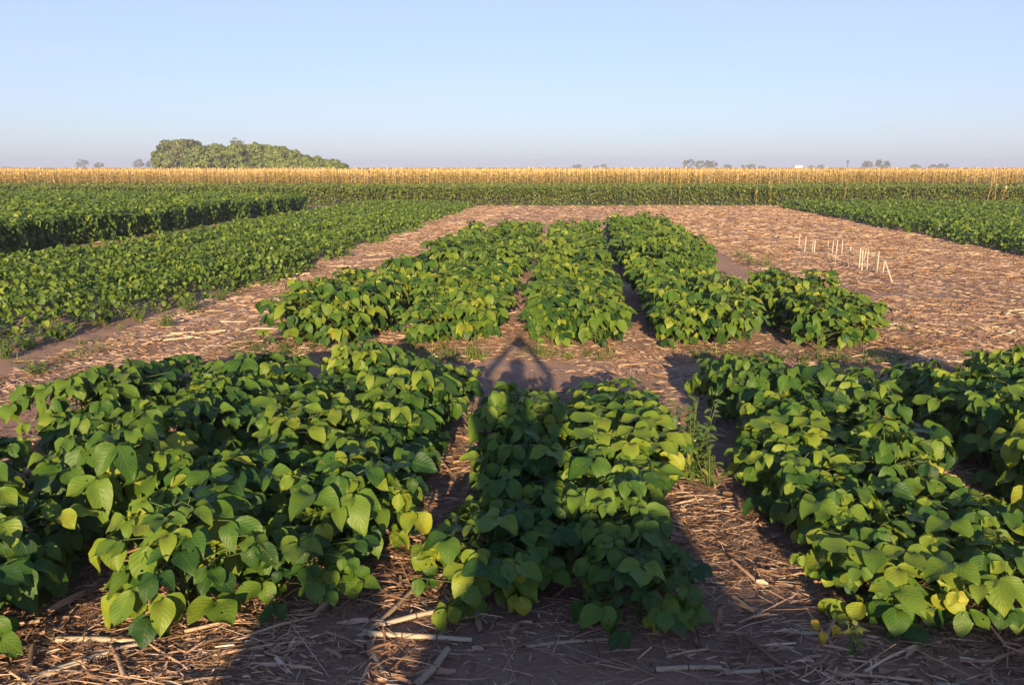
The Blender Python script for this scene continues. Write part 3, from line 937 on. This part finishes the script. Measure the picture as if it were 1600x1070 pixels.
# yellowed leaves near the ground
YL = [(1268, 968, 'bright yellow fallen leaf, left one of a pair at the foot of the right row'), (1306, 975, 'bright yellow fallen leaf, right one of a pair at the foot of the right row'),
      (1285, 985, 'yellow dead leaf lying lowest beneath the right row')]
for i, (px, py, lb) in enumerate(YL):
    x, y = ground_at(px, py, .06)
    a = Acc(); leaves(a, T_NEAR, [(0, 0, 0)], [(random.uniform(-.8, .8), -.5, -.35)], [(0, -.8, .6)], .06, .034, .7, .6, .5, .15)
    o = add('yellow_leaf', a.mesh('yellow_leaf', M_YELLOW), loc=(x, y, float(ground_z(x, y)) + .055))
    tag(o, lb, 'leaf', 'yellowed soybean leaves at lower right')

# ------------------------------------------------------------------ trees
def tree_meshes(h, w, seed, mat, leaf=.34, clumps=46, per=42, flat=.55, trunk_f=.28, sparse=1.0):
    st = random.getstate(); random.seed(seed)
    r = np.random.default_rng(seed)
    ca = Acc(); ta = Acc()
    th = h * trunk_f
    tube(ta, [(0, 0, -.2), (.05 * w * .1, 0, th * .6), (0, .03, th * 1.3), (.1, 0, h * .7)], [h * .032, h * .026, h * .022, h * .008], 8, True, .5)
    cz = (h + th) / 2; rz = (h - th) / 2 * 1.02
    for c in range(clumps):
        a = random.uniform(0, 6.28); v = random.uniform(-.75, 1); rr = random.uniform(.55, 1) ** .5
        k = math.sqrt(max(0, 1 - v * v)) ** flat
        cr = random.uniform(.10, .30) * w * .5
        C = np.array([math.cos(a) * k * rr * (w / 2 - cr * .6), math.sin(a) * k * rr * (w / 2 - cr * .6), cz + v * (rz - cr * .55) * rr])
        if c < 9:
            tube(ta, [(0, 0, th * random.uniform(.7, 1.5)), tuple(C * .55 + np.array([0, 0, th * .35])), tuple(C)], [h * .014, h * .009, h * .003], 5, False, .5)
        n = int(per * sparse)
        d = unit(r.normal(0, 1, (n, 3))); d[:, 2] = np.abs(d[:, 2]) * .9 - .15
        P = C + d * cr * r.uniform(.55, 1.05, (n, 1)) * np.array([1.15, 1.15, .8])
        D = unit(np.cross(d, r.normal(0, 1, (n, 3)))) + d * .2
        base = r.uniform(.35, .7)
        leaves(ca, T_FAR, P, D, d + r.normal(0, .18, (n, 3)) + np.array([0, -.3, .25]), leaf * r.uniform(.6, 1.2, n), leaf * .8, .2, .2, np.clip(base + r.normal(0, .15, n), 0, 1))
    random.setstate(st)
    return ta.mesh('trunk', M_BARK), ca.mesh('crown', mat)


def tree(px, top_py, wpx_, Y, label, mat=None, group=None, seed=1, meshes=None, cat='tree', **kw):
    X = at_dist(px, Y); S = math.hypot(F, 273)
    dist = Y / math.cos(math.atan(abs(X) / Y)) * 1.0
    h = CAM_H + (262 - top_py) / S * Y * 1.0
    w = wpx_ / S * Y
    tm_, cm = meshes or tree_meshes(h, w, seed, mat or M_TREE, **kw)
    r = empty('tree', (X, Y, 0)); add('trunk', tm_, r); add('crown', cm, r)
    tag(r, label, cat, group)
    return r


GR = 'trees of the grove beyond the maize at left'
D0 = 150
grove = [(256, 236, 34, D0 + 2, 'small bright green tree at the left foot of the grove', M_TREE, 1.0),
         (286, 216, 70, D0 + 6, 'tall olive tree forming the left end of the grove', M_TREE2, 1.0),
         (322, 228, 60, D0, 'rounded green tree right of the tall olive one in the grove', M_TREE, 1.0),
         (352, 224, 60, D0 + 4, 'broad green tree left of the sparse treetop in the grove', M_TREE, 1.0),
         (375, 214, 30, D0 + 12, 'thin sparse treetop sticking up above the middle of the grove', M_TREE2, .45),
         (388, 223, 66, D0 + 2, 'broad green tree below the sparse treetop in the grove', M_TREE, 1.0),
         (420, 226, 66, D0 + 5, 'broad green tree right of the sparse treetop in the grove', M_TREE, 1.0),
         (443, 233, 54, D0, 'lower green tree on the right slope of the grove', M_TREE, 1.0),
         (468, 240, 44, D0 + 3, 'small olive tree on the right slope of the grove', M_TREE2, .8),
         (488, 244, 40, D0, 'small green tree near the right end of the grove', M_TREE, 1.0),
         (506, 249, 34, D0 + 3, 'low bushy tree next to the last one of the grove', M_TREE2, 1.0),
         (522, 250, 38, D0 + 1, 'lowest light green tree at the right tip of the grove', M_TREE, 1.0)]
for i, (px, tp, w, Y, lb, mt, spz) in enumerate(grove):
    tree(px, tp, w * 1.12, Y, lb, mt, GR, seed=20 + i, trunk_f=.04, sparse=spz * 1.3, clumps=130 if w > 40 else 70, leaf=.56 if spz > .9 else .26, flat=.35)
FT = 'faint trees on the far horizon'
far = [(130, 249, 22, 620, 'rounded bluish far tree, left one of two left of the grove'), (155, 253, 15, 640, 'small bluish far tree, right one of two left of the grove'),
       (215, 249, 19, 560, 'bluish far tree standing just left of the grove'), (234, 251, 13, 560, 'small faint tree between the bluish far tree and the grove'), (10, 261, 16, 700, 'very low faint tree at the left edge of the horizon'),
       (902, 257, 14, 720, 'low faint tree, leftmost of three right of the centre horizon'), (932, 259, 9, 740, 'tiny faint tree, middle one of three right of the centre horizon'), (943, 257, 9, 740, 'tiny faint tree, rightmost of three right of the centre horizon'),
       (1077, 249, 20, 600, 'largest grey tree, left end of the clustered far trees right of centre'), (1093, 251, 13, 600, 'grey far tree second from left in the cluster right of centre'),
       (1105, 251, 11, 610, 'grey far tree third from left in the cluster right of centre'), (1115, 251, 11, 610, 'grey far tree at the right end of the cluster right of centre'),
       (1137, 257, 12, 680, 'low faint tree just right of the clustered far trees'), (1164, 258, 12, 700, 'low faint tree, left one of a low pair right of the cluster'), (1174, 257, 12, 700, 'low faint tree, right one of a low pair right of the cluster'),
       (1190, 260, 12, 720, 'lowest faint bush trailing off right of the low pair'),
       (1268, 259, 9, 720, 'tiny faint bush just right of the white building'), (1282, 258, 9, 720, 'tiny faint bush left of the thin mast'),
       (1355, 252, 17, 600, 'wide grey far tree, left one of two right of the thin mast'), (1373, 250, 10, 600, 'narrow grey far tree, middle of three right of the thin mast'), (1384, 253, 12, 600, 'grey far tree, right one of three right of the thin mast'),
       (1430, 257, 15, 680, 'flat faint bush right of the three grey far trees'), (1458, 258, 14, 660, 'flat faint tree, left half of the last wide pair at right'), (1473, 256, 18, 660, 'flat faint tree, right half of the last wide pair at right')]
for i, (px, tp, w, Y, lb) in enumerate(far):
    tree(px, tp, w, Y, lb, M_TREE2, FT, seed=60 + i, clumps=26, per=26, leaf=.9, trunk_f=.10)

# far white building and mast
X = at_dist(1247, 650); bld = empty('farm_building', (X, 650, 0))
M_WHITE = plain('white_wall', (.8, .8, .8)); M_ROOF = plain('metal_roof', (.6, .6, .62), .4)
def box(acc, x0, x1, y0, y1, z0, z1, m=0):
    V = [(x, y, z) for z in (z0, z1) for x, y in ((x0, y0), (x1, y0), (x1, y1), (x0, y1))]
    acc.put(V, [(0, 3, 2, 1), (4, 5, 6, 7), (0, 1, 5, 4), (1, 2, 6, 5), (2, 3, 7, 6), (3, 0, 4, 7)], .5, None, m)
a = Acc(); box(a, -3, 3, -2, 2, 0, 3.0); add('wall', a.mesh('wall', M_WHITE, False), bld)
a = Acc(); a.put([(-3.3, -2.3, 3.0), (3.3, -2.3, 3.0), (3.3, 0, 4.2), (-3.3, 0, 4.2), (3.3, 2.3, 3.0), (-3.3, 2.3, 3.0)], [(0, 1, 2, 3), (3, 2, 4, 5)]); add('roof', a.mesh('roof', M_WHITE, False), bld)
tag(bld, 'tiny white farm building on the horizon beyond the maize', 'building')
X = at_dist(1324, 520); a = Acc(); tube(a, [(0, 0, 0), (0, 0, 6.2)], [.35, .2], 8, True, .2); tube(a, [(0, 0, 4.6), (0, 0, 6.3)], [.75, .6], 8, True, .2)
o = add('far_mast', a.mesh('far_mast', M_BARK), loc=(X, 520, 0)); tag(o, 'thin dark mast with thicker top on the right horizon', 'mast')

# ------------------------------------------------------------------ photographer behind the camera; companion and pickup are guesses added for their shadows
M_SKIN = plain('skin', (.45, .27, .19), .5); M_SHIRT = plain('shirt', (.22, .28, .36), .85); M_JEANS = plain('jeans', (.06, .08, .14), .9)
M_HAIR = plain('hair', (.03, .02, .015), .7); M_BOOT = plain('boot', (.08, .05, .03), .7); M_SHIRT2 = plain('checked_shirt', (.35, .30, .22), .85)
M_DARK = plain('phone_black', (.02, .02, .02), .3)


def skinned(name, verts, edges, radii, mat, root, levels=2):
    me = bpy.data.meshes.new(name); me.from_pydata(verts, edges, []); me.materials.append(mat)
    o = add(name, me)
    md = o.modifiers.new('skin', 'SKIN'); md.use_smooth_shade = True
    for i, rr in enumerate(radii):
        me.skin_vertices[0].data[i].radius = rr if isinstance(rr, tuple) else (rr, rr)
    me.skin_vertices[0].data[root].use_root = True
    sb = o.modifiers.new('sub', 'SUBSURF'); sb.levels = levels; sb.render_levels = levels
    dg = bpy.context.evaluated_depsgraph_get()
    m2 = bpy.data.meshes.new_from_object(o.evaluated_get(dg))
    bpy.data.objects.remove(o); bpy.data.meshes.remove(me)
    m2.name = name
    if not m2.materials: m2.materials.append(mat)
    return m2


def person(x, y, rz, pose, shirt, label, hgt=1.0):
    r = empty('person', (x, y, 0), rz)
    r.scale = (hgt, hgt, hgt)
    V = []; E = []; Rr = []
    def v(p, rad, par=None):
        V.append(p); Rr.append(rad)
        if par is not None: E.append((par, len(V) - 1))
        return len(V) - 1
    pel = v((0, 0, .98), (.17, .12)); bel = v((0, 0, 1.13), (.155, .115), pel); ch = v((0, 0, 1.36), (.175, .125), bel); nk = v((0, .0, 1.55), .065, ch)
    hd0 = v((0, .02, 1.64), (.075, .085), nk); v((0, .025, 1.74), (.078, .095), hd0)
    hands = []
    for s in (-1, 1):
        hip = v((s * .10, 0, .88), .10, pel); kn = v((s * .12, .02, .50), .065, hip); an = v((s * .13, -.01, .10), .045, kn); v((s * .15, .15, .04), .042, an)
        sh = v((s * .19, 0, 1.47), .062, ch)
        if pose == 'photo':
            el = v((s * .30, .12, 1.66), .045, sh); wr = v((s * .085, .29, 1.90), .028, el)
        else:
            el = v((s * .27, -.03, 1.20), .045, sh); wr = v((s * .27, .08, .96), .028, el)
        dirn = (Vector(V[wr]) - Vector(V[el])).normalized()
        pm = Vector(V[wr]) + dirn * .05; palm = v(tuple(pm), (.036, .018), wr)
        for f in range(4):
            off = Vector((0, 1, 0)) * (f - 1.5) * .018 if pose != 'photo' else Vector((0, 0, 1)) * (f - 1.5) * .018
            side = Vector((-s, 0, 0))
            a0 = v(tuple(pm + off + dirn * .045), .0095, palm)
            a1 = v(tuple(pm + off + dirn * (.075 - abs(f - 1.3) * .006) + side * .012), .0085, a0)
            v(tuple(pm + off + dirn * (.085 - abs(f - 1.3) * .008) + side * .034), .0075, a1)
        t0 = v(tuple(pm - dirn * .015 + Vector((0, .03, 0))), .011, palm); v(tuple(pm + dirn * .02 + Vector((0, .05, 0))), .009, t0)
    body = skinned('body', V, E, Rr, M_SKIN, 0)
    add('body', body, r)
    # face and hair
    a = Acc()
    def ball(acc, c, rad, m=0, nu=10, nv=8):
        P = [(c[0] + rad[0] * math.sin(math.pi * j / nv) * math.cos(2 * math.pi * i / nu), c[1] + rad[1] * math.sin(math.pi * j / nv) * math.sin(2 * math.pi * i / nu), c[2] + rad[2] * math.cos(math.pi * j / nv)) for j in range(nv + 1) for i in range(nu)]
        Qs = [(j * nu + i, j * nu + (i + 1) % nu, (j + 1) * nu + (i + 1) % nu, (j + 1) * nu + i) for j in range(nv) for i in range(nu)]
        acc.put(P, Qs, .5, None, m)
    ball(a, (0, .0, 1.775), (.087, .102, .075)); add('hair', a.mesh('hair', M_HAIR), r)
    # clothes: slightly wider skins over the torso and legs
    V = []; E = []; Rr = []
    pel = v((0, 0, .97), (.185, .135)); bel = v((0, 0, 1.13), (.18, .135), pel); ch = v((0, 0, 1.36), (.195, .145), bel); v((0, 0, 1.50), (.09, .08), ch)
    for s in (-1, 1):
        sh = v((s * .20, 0, 1.47), .078, ch)
        if pose == 'photo': v((s * .285, .10, 1.635), .066, sh)
        else: v((s * .265, -.025, 1.24), .064, sh)
    add('shirt', skinned('shirt', V, E, Rr, shirt, 0), r)
    V = []; E = []; Rr = []
    pel = v((0, 0, 1.0), (.18, .13))
    for s in (-1, 1):
        hip = v((s * .10, 0, .86), .115, pel); kn = v((s * .12, .02, .50), .085, hip); v((s * .13, -.01, .12), .07, kn)
    add('trousers', skinned('trousers', V, E, Rr, M_JEANS, 0), r)
    for s in (-1, 1):
        a = Acc(); ball(a, (s * .145, .07, .05), (.052, .15, .052)); add('boot', a.mesh('boot', M_BOOT), r)
    tag(r, label, 'person')
    return r


person(.03, -.38, 0, 'photo', M_SHIRT, 'person in blue shirt holding a phone overhead, casting the central shadow', 1.02)
a = Acc(); box(a, -.075, .075, -.004, .004, 0, .078)
ph = add('phone', a.mesh('phone', M_DARK, False), loc=(0.05, -.03, 1.895)); ph.rotation_euler = (0, 0, YAW)
tag(ph, 'black phone held sideways overhead by the photographer', 'phone')
person(-.62, -2.9, .1, 'stand', M_SHIRT2, 'guessed person in tan shirt, added out of view to cast the left shadow', .96)  # unseen companion, a guess sized to fit the left shadow

def pickup(x, y):  # guessed unseen vehicle, roof and bed heights fitted to the foreground shadows
    r = empty('guessed_pickup', (x, y, 0))
    paint = plain('truck_paint', (.75, .75, .74), .3, 0, .05); glass = plain('truck_glass', (.03, .04, .05), .1); rub = plain('tyre_rubber', (.02, .02, .02), .8); chrome = plain('rim_metal', (.5, .5, .5), .3, .8)
    def prism(name, prof, y0, y1, m, inset=None):
        a = Acc(); n = len(prof)
        y0s = y0; V = [(px_, y0 + (inset or (lambda z: 0))(pz), pz) for px_, pz in prof] + [(px_, y1 - (inset or (lambda z: 0))(pz), pz) for px_, pz in prof]
        bm_ = bpy.data.meshes.new(name)
        F_ = [tuple(range(n))[::-1], tuple(range(n, 2 * n))] + [(i, (i + 1) % n, n + (i + 1) % n, n + i) for i in range(n)]
        bm_.from_pydata(V, [], F_); bm_.materials.append(m)
        o_ = add(name, bm_, r); b_ = o_.modifiers.new('bevel', 'BEVEL'); b_.width = .03; b_.segments = 3
        return o_
    tuck = lambda z: max(0, z - 1.12) * .25
    prism('body', [(-1.75, .5), (-1.8, .85), (-1.65, 1.02), (-.75, 1.12), (-.28, 1.80), (.62, 1.80), (.74, 1.44), (3.6, 1.46), (3.6, .5), (3.0, .42), (-1.3, .42)], 0, 1.75, paint, tuck)
    for yy in (-.004, 1.754):
        pane = bpy.data.meshes.new('side_window')
        t = lambda z: (max(0, z - 1.12) * .25) * (1 if yy < 1 else -1)
        pts = [(-.52, 1.2), (-.2, 1.68), (.50, 1.68), (.58, 1.2)]
        pane.from_pydata([(a_, yy + t(b_), b_) for a_, b_ in pts], [], [(0, 1, 2, 3)]); pane.materials.append(glass); add('side_window', pane, r)
    for wx in (-1.1, 2.45):
        for wy in (-.02, 1.57):
            a = Acc(); tube(a, [(wx, wy, .38), (wx, wy + .2, .38)], .38, 28); w = add('wheel', a.mesh('wheel', rub), r)
            a = Acc(); tube(a, [(wx, wy - .01, .38), (wx, wy + .21, .38)], .22, 20); add('rim', a.mesh('rim', chrome), w)
    for hy in (.15, 1.4):
        a = Acc(); box(a, -1.83, -1.74, hy, hy + .22, .78, .9); add('headlight', a.mesh('headlight', glass, False), r)
    a = Acc(); box(a, -1.92, -1.8, .05, 1.7, .45, .62); add('bumper', a.mesh('bumper', chrome, False), r)
    a = Acc(); box(a, .38, .52, -.03, .0, 1.02, 1.05); add('door_handle', a.mesh('door_handle', chrome, False), r)
    tag(r, 'guessed white pickup truck out of view, shaped to cast the foreground shadows', 'pickup truck')


pickup(.45, -4.55)

# ------------------------------------------------------------------ air
a = Acc(); box(a, -700, 700, -70, 1200, -1.0, 12.0)
m, nt, b, out = new_mat('haze_air')
nt.nodes.remove(b)
pv = nt.nodes.new('ShaderNodeVolumePrincipled')
pv.inputs['Color'].default_value = (.62, .70, 1.0, 1); pv.inputs['Density'].default_value = .0009; pv.inputs['Anisotropy'].default_value = 0.0
nt.links.new(pv.outputs[0], out.inputs['Volume'])
o = add('haze', a.mesh('haze', m, False))
tag(o, 'pale lilac haze lying over the far fields and trees', 'haze', kind='stuff')
